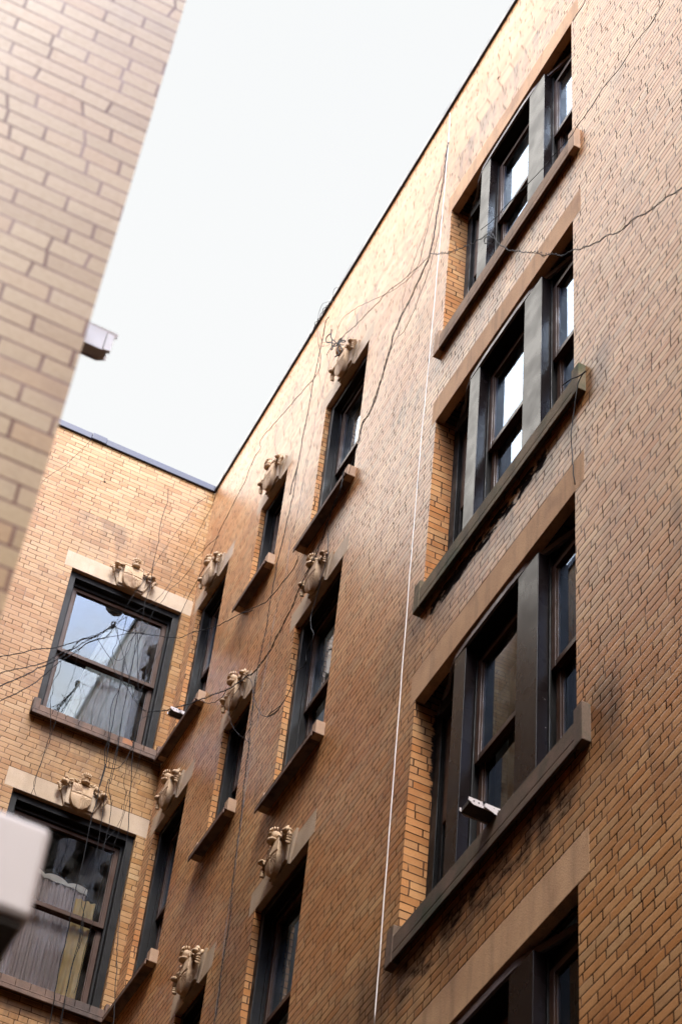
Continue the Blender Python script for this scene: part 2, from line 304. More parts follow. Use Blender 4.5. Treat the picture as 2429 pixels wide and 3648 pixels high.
WIRES=[
('cable','long straight white cable running down the right wall beside the wide windows',0.0075,'white',0,[(-0.09,-6.02,-0.438),(-0.09,-6.04,-1.008),(-0.09,-6.035,-2.543),(-0.09,-6.02,-3.635),(-0.09,-6.006,-4.593),(-0.09,-5.98,-5.846),(-0.09,-5.975,-7.249),(-0.09,-5.987,-9.344),(-0.09,-6.002,-11.472)]),
('cable','thin dark wire fanning left from the nail near the roof,ending at the squiggly cable',0.004,'dark',0,[(-0.04,-5.916,-0.795),(-0.04,-5.743,-1.371),(-0.04,-5.567,-1.838),(-0.04,-5.38,-2.16),(-0.04,-5.201,-2.521),(-0.04,-5.177,-3.309)]),
('cable','thin wire crossing from the nail near the roof to the high cable knot',0.004,'dark',0,[(-0.05,-5.94,-0.862),(-0.05,-5.89,-1.309),(-0.05,-5.737,-1.572),(-0.05,-5.63,-2.05),(-0.05,-5.413,-2.474),(-0.05,-4.901,-2.137),(-0.05,-4.186,-1.441),(-0.05,-3.611,-0.984),(-0.05,-3.499,-1.238)]),
('cable','thin wire dropping steeply from the nail near the roof toward the middle windows',0.004,'dark',0,[(-0.06,-5.974,-0.944),(-0.06,-5.975,-1.362),(-0.06,-5.952,-2.279),(-0.06,-5.762,-2.947),(-0.06,-5.382,-3.34),(-0.06,-5.137,-3.274),(-0.06,-4.95,-3.554),(-0.06,-4.73,-3.857),(-0.06,-4.578,-3.927),(-0.06,-4.595,-4.157),(-0.06,-4.519,-4.193),(-0.06,-4.418,-4.435)]),
('cable','long twisted dark cable sagging past two crests down to the building corner',0.008,'dark',1,[(-0.12,-6.105,-1.174),(-0.12,-6.02,-2.038),(-0.12,-5.91,-2.884),(-0.12,-5.776,-3.011),(-0.12,-5.28,-3.325),(-0.12,-5.222,-3.452),(-0.12,-5.083,-3.818),(-0.12,-4.883,-4.088),(-0.12,-4.724,-4.103),(-0.12,-4.688,-4.316),(-0.12,-4.551,-4.4),(-0.12,-4.413,-4.425),(-0.12,-4.398,-4.684),(-0.12,-4.247,-4.851),(-0.12,-3.971,-5.208),(-0.12,-3.958,-5.162),(-0.12,-3.711,-5.314),(-0.12,-3.614,-5.453),(-0.12,-3.428,-5.541),(-0.12,-3.144,-5.653),(-0.12,-2.786,-5.598),(-0.12,-2.706,-5.55),(-0.12,-2.446,-5.406),(-0.12,-2.095,-5.204),(-0.12,-1.347,-4.689),(-0.12,-0.793,-4.287),(-0.12,-0.817,-4.301),(-0.12,-0.199,-3.846),(-0.297,-0.12,-3.893)]),
('cable','squiggly dark cable draped over the topmost wide window and out the right edge',0.008,'dark',1,[(-0.22,-6.136,-3.267),(-0.22,-6.459,-3.706),(-0.22,-6.799,-4.066),(-0.22,-7.12,-4.39),(-0.22,-7.241,-4.458),(-0.22,-7.353,-4.662),(-0.22,-7.32,-4.714),(-0.22,-7.195,-4.553),(-0.22,-7.205,-4.468),(-0.22,-7.354,-4.697),(-0.22,-7.443,-4.905),(-0.22,-7.659,-5.289),(-0.22,-7.905,-5.654),(-0.22,-8.039,-5.837),(-0.22,-8.177,-6.059),(-0.22,-8.218,-6.092),(-0.22,-8.421,-6.385),(-0.22,-8.572,-6.533),(-0.22,-8.718,-6.69),(-0.22,-8.86,-6.844),(-0.22,-9.055,-7.002),(-0.22,-9.188,-7.159),(-0.22,-9.322,-7.212),(-0.22,-9.502,-7.346),(-0.22,-9.678,-7.464),(-0.22,-9.915,-7.636),(-0.22,-10.084,-7.752)]),
('cable','black wire slanting across the top of the right wall down to the wide window sill',0.005,'dark',0,[(-0.09,-9.818,-4.532),(-0.09,-9.698,-4.531),(-0.09,-9.512,-4.593),(-0.09,-9.299,-4.544),(-0.09,-9.111,-4.542),(-0.09,-8.827,-4.457),(-0.09,-8.712,-4.514),(-0.09,-8.467,-4.47),(-0.09,-8.384,-4.478),(-0.09,-8.233,-4.451),(-0.09,-8.028,-4.38),(-0.09,-7.748,-4.237),(-0.09,-7.458,-4.089),(-0.09,-7.084,-3.933),(-0.09,-6.849,-3.777)]),
('cable','loose pair of wires joining the high cable knot to the squiggly cable',0.006,'dark',1,[(-0.08,-5.82,-2.73),(-0.08,-5.503,-2.581),(-0.08,-4.919,-2.183),(-0.08,-4.466,-1.938),(-0.08,-4.099,-1.74),(-0.08,-3.77,-1.539),(-0.08,-3.734,-1.521)]),
('cable','short black cable looping over the right end of the second wide window sill',0.007,'dark',0,[(-0.09,-8.209,-7.629),(-0.09,-8.327,-7.696),(-0.09,-8.428,-7.779),(-0.09,-8.511,-7.815),(-0.09,-8.464,-7.806),(-0.09,-8.431,-7.852),(-0.09,-8.408,-7.947),(-0.09,-8.36,-8.133),(-0.09,-8.33,-8.339),(-0.09,-8.335,-8.522),(-0.09,-8.374,-8.867)]),
('cable','thin black wire beside the right end of the topmost stone lintel',0.006,'dark',0,[(-0.03,-8.559,-2.271),(-0.03,-8.483,-2.327),(-0.03,-8.393,-2.349),(-0.03,-8.299,-2.362)]),
('cable','pair of thin dark wires falling between the narrow and medium windows to the bottom',0.006,'dark',1,[(-0.1,-3.348,-0.639),(-0.1,-3.276,-0.654),(-0.1,-3.253,-1.056),(-0.1,-3.196,-1.37),(-0.1,-3.15,-1.953),(-0.1,-3.107,-2.731),(-0.1,-2.987,-3.26),(-0.1,-3.094,-2.889),(-0.1,-3.026,-3.759),(-0.1,-2.941,-4.19),(-0.1,-2.918,-4.701),(-0.1,-2.891,-5.138),(-0.1,-2.861,-5.824),(-0.1,-2.933,-6.573),(-0.1,-3.0,-7.276),(-0.1,-3.037,-7.696),(-0.1,-3.081,-8.271),(-0.1,-3.133,-9.009),(-0.1,-3.15,-9.802)]),
('cable','thin pale wire hanging just right of the twin wires between the narrow and medium windows',0.004,'grey',0,[(-0.06,-3.257,-2.976),(-0.06,-3.21,-3.369),(-0.06,-3.181,-3.833),(-0.06,-3.099,-3.959),(-0.06,-3.1,-4.444),(-0.06,-3.048,-4.687),(-0.06,-2.969,-4.956),(-0.06,-2.983,-5.201),(-0.06,-2.96,-5.366),(-0.06,-2.937,-5.869),(-0.06,-2.941,-6.377),(-0.06,-2.917,-6.6),(-0.06,-2.907,-6.95),(-0.06,-2.924,-7.31),(-0.06,-2.903,-7.207),(-0.06,-2.931,-7.652),(-0.06,-2.958,-8.08),(-0.06,-2.951,-8.564),(-0.06,-3.028,-9.608)]),
('cable','dark wire slanting from the roof edge past the top corner window crest',0.006,'dark',0,[(-0.07,-3.116,-0.84),(-0.07,-3.126,-1.396),(-0.07,-1.743,-0.871),(-0.07,-1.677,-1.037),(-0.07,-1.568,-1.036),(-0.07,-1.43,-1.092),(-0.07,-1.315,-1.233),(-0.07,-1.137,-1.306),(-0.07,-0.938,-1.388),(-0.07,-0.712,-1.496),(-0.07,-0.531,-1.712),(-0.07,-0.329,-1.767),(-0.07,-0.108,-1.859),(-0.134,-0.07,-2.227),(-0.131,-0.07,-2.214),(-0.233,-0.07,-2.676),(-0.331,-0.07,-3.215),(-0.417,-0.07,-3.695)]),
('cable_knot','tangled knot of black cables hanging just below the roof edge above the upper medium window',0.006,'dark',0,[(-0.16,-3.647,-1.303),(-0.16,-3.673,-1.444),(-0.16,-3.706,-1.538),(-0.16,-3.797,-1.681),(-0.16,-3.856,-1.792),(-0.16,-3.787,-1.738),(-0.16,-3.735,-1.718),(-0.16,-3.715,-1.716),(-0.16,-3.757,-1.782),(-0.16,-3.787,-1.79),(-0.16,-3.729,-1.688),(-0.16,-3.831,-1.814),(-0.16,-3.887,-1.852),(-0.16,-3.901,-1.825),(-0.16,-3.93,-1.824),(-0.16,-3.973,-1.847),(-0.16,-4.001,-1.897),(-0.16,-3.96,-1.883),(-0.16,-3.919,-1.818),(-0.16,-3.915,-1.851),(-0.16,-3.96,-1.935),(-0.16,-4.021,-2.063),(-0.16,-4.06,-2.148),(-0.16,-4.053,-2.191),(-0.16,-4.013,-2.178),(-0.16,-3.901,-2.089),(-0.16,-4.013,-2.178),(-0.16,-3.953,-2.031),(-0.16,-3.927,-1.918),(-0.16,-3.934,-1.874),(-0.16,-4.063,-2.032),(-0.16,-4.107,-2.066),(-0.16,-4.056,-1.991),(-0.16,-3.986,-1.919),(-0.16,-3.879,-1.814),(-0.16,-3.82,-1.755),(-0.16,-3.7,-1.584),(-0.16,-3.614,-1.496),(-0.16,-3.546,-1.378),(-0.16,-3.55,-1.321),(-0.16,-3.616,-1.349),(-0.16,-3.675,-1.454),(-0.16,-3.723,-1.605),(-0.16,-3.745,-1.692)]),
('cable','thin wire looping from the roof edge into the cable knot and back',0.004,'dark',0,[(-0.12,-3.136,-0.642),(-0.12,-3.242,-0.885),(-0.12,-3.319,-1.068),(-0.12,-3.404,-1.193),(-0.12,-3.483,-1.287),(-0.12,-3.584,-1.397)]),
('cable','thin wire sagging lowest between the roof edge and the cable knot',0.004,'dark',0,[(-0.12,-3.084,-0.593),(-0.12,-3.17,-0.812),(-0.12,-3.202,-0.947),(-0.12,-3.257,-1.066),(-0.12,-3.342,-1.187),(-0.12,-3.447,-1.308),(-0.12,-3.543,-1.392),(-0.12,-3.601,-1.433)]),
('cable','short frayed wire end dangling left below the cable knot',0.004,'dark',0,[(-0.14,-3.67,-1.639),(-0.14,-3.631,-1.645),(-0.14,-3.595,-1.66)]),
('cable','thin faint wire dropping from the cable knot toward the narrow window',0.003,'grey',0,[(-0.05,-3.439,-1.322),(-0.05,-3.444,-1.482),(-0.05,-3.432,-1.604),(-0.05,-3.401,-1.702),(-0.05,-3.383,-1.867),(-0.05,-3.364,-2.072),(-0.05,-3.358,-1.849),(-0.05,-3.278,-2.273),(-0.05,-3.288,-2.554),(-0.05,-3.17,-2.978),(-0.05,-3.16,-3.566),(-0.05,-3.059,-4.214)]),
('cable','tangled bundle of cables lying along the right roof edge above the narrow windows',0.009,'dark',1,[(-0.06,-3.33,-0.259),(-0.06,-3.168,-0.135),(-0.06,-3.051,-0.086),(-0.06,-2.99,-0.16),(-0.06,-2.872,-0.111),(-0.06,-2.83,-0.225),(-0.06,-2.707,-0.154),(-0.06,-2.645,-0.228),(-0.06,-2.474,-0.2)]),
('cable','thin wire arching above the roof edge near the cable bundle',0.004,'dark',0,[(-0.06,-3.412,-0.131),(-0.06,-3.284,-0.015),(-0.06,-3.26,-0.169),(-0.06,-3.117,-0.035),(-0.06,-2.982,0.105),(-0.06,-2.92,0.031),(-0.06,-2.921,-0.139)]),
('cable','straight black wire hanging from a nail on the upper back wall past the shield',0.006,'dark',0,[(-0.614,-0.2,-0.486),(-0.589,-0.2,-0.737),(-0.61,-0.2,-1.051),(-0.603,-0.2,-1.425),(-0.592,-0.2,-1.767),(-0.578,-0.2,-2.12),(-0.587,-0.2,-2.419),(-0.582,-0.2,-2.705),(-0.575,-0.2,-3.041),(-0.58,-0.2,-3.302),(-0.573,-0.2,-3.749),(-0.567,-0.2,-4.096),(-0.54,-0.2,-4.56),(-0.527,-0.2,-5.079),(-0.564,-0.2,-5.048),(-0.544,-0.2,-5.449),(-0.521,-0.2,-5.852),(-0.514,-0.2,-6.295),(-0.512,-0.2,-6.824),(-0.506,-0.2,-7.167),(-0.514,-0.2,-7.613),(-0.508,-0.2,-8.025)]),
('cable','slanting wire from the inner roof corner down to the back window knot',0.004,'dark',0,[(-0.25,-1.08,-0.91),(-0.25,-0.943,-1.088),(-0.25,-0.69,-1.34),(-0.283,-0.25,-1.635),(-0.454,-0.25,-2.314),(-0.608,-0.25,-2.595),(-0.866,-0.25,-2.971)]),
('cable','slanting wire crossing the shield down to the knot in front of the back window',0.004,'dark',0,[(-0.22,-0.433,-0.653),(-0.256,-0.22,-0.603),(-0.341,-0.22,-0.908),(-0.473,-0.22,-1.367),(-0.595,-0.22,-1.89),(-0.726,-0.22,-2.401),(-0.869,-0.22,-2.96)]),
('cable','wavy wire running from the building corner over the lintel of the top back window',0.005,'dark',0,[(-0.18,-1.089,-1.948),(-0.18,-0.972,-1.913),(-0.18,-0.63,-1.773),(-0.18,-0.379,-1.675),(-0.214,-0.18,-1.773),(-0.362,-0.18,-2.095),(-0.388,-0.18,-2.268),(-0.467,-0.18,-2.488),(-0.525,-0.18,-2.826),(-0.571,-0.18,-3.057)]),
('cable','thin wire on the upper back wall reaching the coping at the left',0.004,'dark',0,[(-1.607,-0.06,-0.069),(-1.802,-0.06,-0.631),(-1.993,-0.06,-1.058),(-2.21,-0.06,-1.638)]),
('cable','upper thick cable leading from the back window knot out of the left edge',0.007,'dark',1,[(-0.891,-0.3,-3.066),(-1.01,-0.425,-3.341),(-1.135,-0.55,-3.607),(-1.249,-0.675,-3.839),(-1.418,-0.8,-4.109),(-1.583,-0.925,-4.374),(-1.752,-1.05,-4.597),(-1.9,-1.175,-4.837),(-2.128,-1.3,-5.137)]),
('cable','second highest cable leading from the back window knot out of the left edge',0.007,'dark',1,[(-0.888,-0.3,-3.083),(-1.051,-0.425,-3.418),(-1.203,-0.55,-3.744),(-1.321,-0.675,-4.012),(-1.457,-0.8,-4.243),(-1.585,-0.925,-4.554),(-1.733,-1.05,-4.814),(-1.86,-1.175,-5.027),(-2.084,-1.3,-5.34)]),
('cable','thickest twisted cable leading from the back window knot out of the left edge',0.009,'dark',1,[(-0.883,-0.3,-3.071),(-0.972,-0.438,-3.277),(-1.125,-0.575,-3.643),(-1.27,-0.713,-3.877),(-1.387,-0.85,-4.242),(-1.569,-0.988,-4.635),(-1.734,-1.125,-4.951),(-1.854,-1.263,-5.219),(-2.066,-1.4,-5.594)]),
('cable','lowest cable leading from the back window knot out of the left edge',0.007,'dark',1,[(-0.891,-0.3,-3.103),(-0.976,-0.45,-3.437),(-1.168,-0.6,-3.753),(-1.278,-0.75,-4.056),(-1.405,-0.9,-4.383),(-1.557,-1.05,-4.753),(-1.697,-1.2,-5.15),(-1.836,-1.35,-5.463),(-2.046,-1.5,-5.858)]),
('cable_knot','tight black knot of cables in front of the upper pane of the top back window',0.009,'dark',0,[(-0.907,-0.3,-3.131),(-0.893,-0.3,-3.095),(-0.911,-0.3,-3.068),(-0.897,-0.3,-3.028),(-0.875,-0.3,-3.038),(-0.874,-0.3,-3.084),(-0.892,-0.3,-3.113),(-0.911,-0.3,-3.086),(-0.887,-0.3,-3.064),(-0.88,-0.3,-3.026),(-0.904,-0.3,-3.032)]),
('cable','cable sagging from the back window knot rightward to the medium window sill',0.007,'dark',0,[(-0.878,-0.28,-3.049),(-0.835,-0.28,-3.062),(-0.739,-0.28,-3.056),(-0.633,-0.28,-3.025),(-0.434,-0.28,-2.962),(-0.28,-0.63,-3.234),(-0.28,-0.971,-3.507),(-0.28,-1.251,-3.713),(-0.28,-1.201,-3.668),(-0.28,-1.81,-4.183),(-0.28,-2.325,-4.556),(-0.28,-2.608,-4.744),(-0.28,-2.981,-5.042),(-0.28,-2.659,-4.776),(-0.28,-3.112,-5.102),(-0.28,-3.444,-5.296),(-0.28,-3.7,-5.355),(-0.28,-3.929,-5.39),(-0.28,-4.011,-5.305)]),
('cable','cable rising from the left bundle to the small node on the back window',0.006,'dark',0,[(-1.258,-0.34,-3.707),(-1.109,-0.34,-3.499),(-0.973,-0.34,-3.352),(-0.831,-0.34,-3.227),(-0.711,-0.34,-3.124),(-0.648,-0.34,-3.089)]),
('cable','wire drooping in a teardrop loop below the left knot on the top back window',0.005,'dark',0,[(-0.871,-0.31,-3.083),(-0.831,-0.31,-3.172),(-0.821,-0.31,-3.332),(-0.84,-0.31,-3.452),(-0.816,-0.31,-3.539),(-0.774,-0.31,-3.558),(-0.716,-0.31,-3.502),(-0.677,-0.31,-3.372),(-0.66,-0.31,-3.189),(-0.645,-0.31,-3.069)]),
('cable','wavy wire falling from the left knot across the meeting rail to the lower right node',0.005,'dark',0,[(-0.867,-0.27,-3.052),(-0.81,-0.27,-3.179),(-0.719,-0.27,-3.386),(-0.645,-0.27,-3.581),(-0.574,-0.27,-3.758),(-0.509,-0.27,-3.9),(-0.423,-0.27,-4.012),(-0.343,-0.27,-4.046)]),
('cable','wavy wire falling from the cable bundle across the lower pane to the lower right node',0.005,'dark',0,[(-1.041,-0.29,-3.316),(-0.987,-0.29,-3.387),(-0.917,-0.29,-3.476),(-0.828,-0.29,-3.554),(-0.777,-0.29,-3.688),(-0.686,-0.29,-3.782),(-0.592,-0.29,-3.856),(-0.506,-0.29,-3.968),(-0.398,-0.29,-4.051),(-0.341,-0.29,-4.065)]),
('cable','cable hanging in a deep U-shaped loop below the top back window sill',0.006,'dark',0,[(-0.622,-0.24,-2.991),(-0.682,-0.24,-3.21),(-0.676,-0.24,-3.445),(-0.666,-0.24,-3.62),(-0.657,-0.24,-3.829),(-0.697,-0.24,-4.06),(-0.691,-0.24,-4.281),(-0.66,-0.24,-4.604),(-0.666,-0.24,-4.74),(-0.639,-0.24,-4.907),(-0.6,-0.24,-4.94),(-0.511,-0.24,-4.896),(-0.452,-0.24,-4.781),(-0.426,-0.24,-4.669),(-0.392,-0.24,-4.518),(-0.435,-0.24,-4.456),(-0.454,-0.24,-4.347),(-0.402,-0.24,-4.218),(-0.33,-0.24,-4.086),(-0.29,-0.24,-4.083),(-0.312,-0.24,-4.033)]),
('cable','long black vertical cable on the back wall nearest the building corner',0.007,'dark',0,[(-0.613,-0.23,-2.977),(-0.567,-0.23,-3.194),(-0.507,-0.23,-3.526),(-0.444,-0.23,-3.848),(-0.411,-0.23,-4.18),(-0.389,-0.23,-4.508),(-0.357,-0.23,-4.792),(-0.325,-0.23,-5.042),(-0.322,-0.23,-5.113),(-0.264,-0.23,-5.617),(-0.253,-0.23,-5.796),(-0.23,-0.391,-6.693),(-0.23,-0.614,-7.397),(-0.23,-0.84,-8.066),(-0.23,-0.911,-8.361)]),
('cable','long black vertical cable down both back windows,third from the building corner',0.006,'dark',0,[(-0.663,-0.26,-2.836),(-0.626,-0.26,-3.031),(-0.595,-0.26,-3.365),(-0.588,-0.26,-3.809),(-0.571,-0.26,-4.219),(-0.563,-0.26,-4.571),(-0.558,-0.26,-4.883),(-0.548,-0.26,-5.174),(-0.48,-0.26,-5.45),(-0.473,-0.26,-5.875),(-0.483,-0.26,-6.06),(-0.518,-0.26,-6.37),(-0.528,-0.26,-6.676),(-0.515,-0.26,-6.937),(-0.519,-0.26,-7.349),(-0.524,-0.26,-7.748),(-0.518,-0.26,-8.067)]),
('cable','thick black vertical cable down both back windows,leftmost of those crossing the second shield',0.008,'dark',0,[(-0.685,-0.24,-3.432),(-0.671,-0.24,-3.712),(-0.66,-0.24,-4.006),(-0.647,-0.24,-4.344),(-0.647,-0.24,-4.63),(-0.636,-0.24,-4.922),(-0.637,-0.24,-5.202),(-0.644,-0.24,-4.911),(-0.642,-0.24,-5.277),(-0.633,-0.24,-5.43),(-0.648,-0.24,-5.654),(-0.64,-0.24,-6.162),(-0.65,-0.24,-6.559),(-0.637,-0.24,-6.879),(-0.634,-0.24,-7.317),(-0.628,-0.24,-7.647),(-0.608,-0.24,-8.09)]),
('cable','kinked thin cable with squiggles between the straight verticals on the lower back window',0.004,'dark',0,[(-0.415,-0.22,-4.616),(-0.417,-0.22,-4.797),(-0.405,-0.22,-4.905),(-0.399,-0.22,-5.048),(-0.361,-0.22,-5.157),(-0.355,-0.22,-5.343),(-0.349,-0.22,-5.449),(-0.383,-0.22,-5.62),(-0.435,-0.22,-5.752),(-0.475,-0.22,-5.876),(-0.473,-0.22,-6.025),(-0.451,-0.22,-6.075),(-0.441,-0.22,-6.203),(-0.48,-0.22,-6.323),(-0.535,-0.22,-6.421),(-0.557,-0.22,-6.56),(-0.551,-0.22,-6.657),(-0.514,-0.22,-6.726),(-0.482,-0.22,-6.964),(-0.491,-0.22,-7.133)]),
('cable','thin dashed-looking wire slanting down the right part of the lower back window',0.004,'dark',0,[(-0.3,-0.2,-4.508),(-0.298,-0.2,-4.755),(-0.319,-0.2,-4.976),(-0.333,-0.2,-5.348),(-0.347,-0.2,-5.634),(-0.364,-0.2,-5.96),(-0.383,-0.2,-6.41),(-0.421,-0.2,-6.924),(-0.432,-0.2,-7.312),(-0.445,-0.2,-7.61)]),
('cable','wavy wire left of the top back window falling onto the second lintel',0.005,'dark',0,[(-1.335,-0.2,-3.711),(-1.309,-0.2,-3.858),(-1.312,-0.2,-3.965),(-1.34,-0.2,-4.059),(-1.316,-0.2,-4.211),(-1.321,-0.2,-4.317),(-1.26,-0.2,-4.625),(-1.238,-0.2,-4.764),(-1.246,-0.2,-4.949),(-1.257,-0.2,-5.15),(-1.27,-0.2,-5.332),(-1.268,-0.2,-5.479),(-1.271,-0.2,-5.598)]),
('cable','dotted-looking wire falling over the left lower pane of the top back window',0.004,'dark',0,[(-1.169,-0.22,-3.513),(-1.166,-0.22,-3.584),(-1.166,-0.22,-3.799),(-1.18,-0.22,-4.001),(-1.198,-0.22,-4.184),(-1.218,-0.22,-4.417),(-1.217,-0.22,-4.586),(-1.231,-0.22,-4.711),(-1.225,-0.22,-4.873),(-1.247,-0.22,-5.114),(-1.266,-0.22,-5.267),(-1.277,-0.22,-5.399),(-1.276,-0.22,-5.461),(-1.248,-0.22,-5.556),(-1.227,-0.22,-5.608)]),
('cable','cable loop dipping below the sill right of the corner window toward the narrow window crest',0.006,'dark',0,[(-0.1,-1.308,-4.641),(-0.1,-1.494,-4.847),(-0.1,-1.691,-5.023),(-0.1,-1.841,-5.131),(-0.1,-1.97,-5.175),(-0.1,-2.056,-5.156)]),
('cable','hooked cable on the lower narrow window crest curving over its lintel',0.006,'dark',0,[(-0.15,-2.747,-5.639),(-0.15,-2.874,-5.79),(-0.15,-2.94,-5.92),(-0.15,-2.989,-6.064),(-0.15,-3.081,-6.258),(-0.15,-3.221,-6.477),(-0.15,-3.397,-6.688),(-0.15,-3.52,-6.782),(-0.15,-3.652,-6.835),(-0.15,-3.733,-6.845),(-0.15,-3.435,-6.723),(-0.15,-3.598,-6.832),(-0.15,-3.748,-6.852),(-0.15,-3.886,-6.825),(-0.15,-3.964,-6.746),(-0.15,-3.997,-6.678),(-0.15,-4.132,-6.755),(-0.15,-4.208,-6.756),(-0.15,-4.178,-6.64),(-0.15,-4.25,-6.585),(-0.15,-4.281,-6.485),(-0.15,-4.19,-6.332),(-0.15,-4.159,-6.148),(-0.15,-4.194,-6.024),(-0.15,-4.262,-5.883),(-0.15,-4.357,-5.685),(-0.15,-4.378,-5.542),(-0.15,-4.304,-5.216)]),
('cable','thin loose wire curling from the lower narrow window crest over the window head',0.004,'dark',0,[(-0.12,-2.547,-5.466),(-0.12,-2.474,-5.52),(-0.12,-2.336,-5.505),(-0.12,-2.282,-5.55),(-0.12,-2.292,-5.677),(-0.12,-2.381,-5.857),(-0.12,-2.587,-6.158),(-0.12,-2.813,-6.434),(-0.12,-3.016,-6.663)]),
('cable','short twisted pair of wires hanging right of the lower narrow window head',0.005,'dark',0,[(-0.11,-2.796,-5.576),(-0.11,-2.868,-5.836),(-0.11,-2.904,-6.146),(-0.11,-2.892,-6.261),(-0.11,-2.926,-6.389),(-0.11,-2.893,-6.459),(-0.11,-2.951,-6.6),(-0.11,-2.98,-6.63)]),
]
# ------------------------------------------------------------------ facade with openings (local x = along, y = into the building, z = up)
def facade(mb,u0,u1,z0,z1,ops,rev):
    us=sorted({u0,u1,*[q for o in ops for q in o[:2]]}); zs=sorted({z0,z1,*[q for o in ops for q in o[2:4]]})
    for i in range(len(us)-1):
        for j in range(len(zs)-1):
            cu=(us[i]+us[i+1])/2; cz=(zs[j]+zs[j+1])/2
            if any(o[0]<cu<o[1] and o[2]<cz<o[3] for o in ops): continue
            mb.face(((us[i],0,zs[j]),(us[i+1],0,zs[j]),(us[i+1],0,zs[j+1]),(us[i],0,zs[j+1])))
    for o in ops:
        a,b,c,d=o[:4]; r=rev
        mb.face(((a,0,c),(a,0,d),(a,r,d),(a,r,c)),uvs=[(a,c),(a,d),(a+r,d),(a+r,c)])
        mb.face(((b,0,c),(b,r,c),(b,r,d),(b,0,d)),uvs=[(b,c),(b-r,c),(b-r,d),(b,d)])
        mb.face(((a,0,d),(b,0,d),(b,r,d),(a,r,d)))
        mb.face(((a,0,c),(a,r,c),(b,r,c),(b,0,c)))

def sash(par,u0,u1,z0,z1,d,depth=.035,st=.045,rail_b=.05,rail_t=.045,glass=None):
    f=MB(); f.box(u0,u0+st,d,d+depth,z0,z1); f.box(u1-st,u1,d,d+depth,z0,z1)
    f.box(u0+st,u1-st,d+.001,d+depth,z0,z0+rail_b); f.box(u0+st,u1-st,d+.001,d+depth,z1-rail_t,z1)
    # thin glazing bead
    for (a,b,c,e) in ((u0+st,u0+st+.012,z0+rail_b,z1-rail_t),(u1-st-.012,u1-st,z0+rail_b,z1-rail_t)):
        f.box(a,b,d+.012,d+depth-.004,c,e)
    s=f.build('sash',M_SASH,par,bevel=.003)
    g=MB(); dd=d+depth*.6; g.face(((u0+st,dd,z0+rail_b),(u1-st,dd,z0+rail_b),(u1-st,dd,z1-rail_t),(u0+st,dd,z1-rail_t)))
    p=g.build('pane',glass or M_GLASS,par)
    return s,p

def simple_window(bld,u0,u1,zs,zt,rev=.055,cas=.085,lab=None,shade=False,glass=None):
    f=MB(); d1=rev+.10
    # outer metal casing with a stepped inner lip
    f.box(u0,u0+cas,rev,d1+.10,zs,zt); f.box(u1-cas,u1,rev,d1+.10,zs,zt)
    f.box(u0+cas,u1-cas,rev+.002,d1+.10,zt-cas*1.1,zt); f.box(u0+cas,u1-cas,rev+.002,d1+.1,zs,zs+.05)
    f.box(u0+cas,u0+cas+.02,d1-.03,d1+.10,zs+.05,zt-cas*1.1); f.box(u1-cas-.02,u1-cas,d1-.03,d1+.10,zs+.05,zt-cas*1.1)
    f.box(u0+cas+.02,u1-cas-.02,d1-.03,d1+.10,zt-cas*1.1-.05,zt-cas*1.1)
    w=f.build('window',M_FRAME,bld,bevel=.004)
    if lab: w['label']=lab
    a,b=u0+cas+.02,u1-cas-.02; z0=zs+.05; z1=zt-cas*1.1-.05; zm=z0+(z1-z0)*.5
    sash(w,a,b,zm-.02,z1,d1-.005,glass=glass); sash(w,a,b,z0,zm+.025,d1+.035,glass=glass)
    if shade:
        c=MB(); c.face(((a+.05,d1+.16,z0+.4),(b-.04,d1+.16,z0+.4),(b-.04,d1+.16,z1),(a+.05,d1+.16,z1))); c.build('roller_shade',M_BLINDB,w)  # bluish cloth added to brighten the panes, standing in for reflected sky
    return w

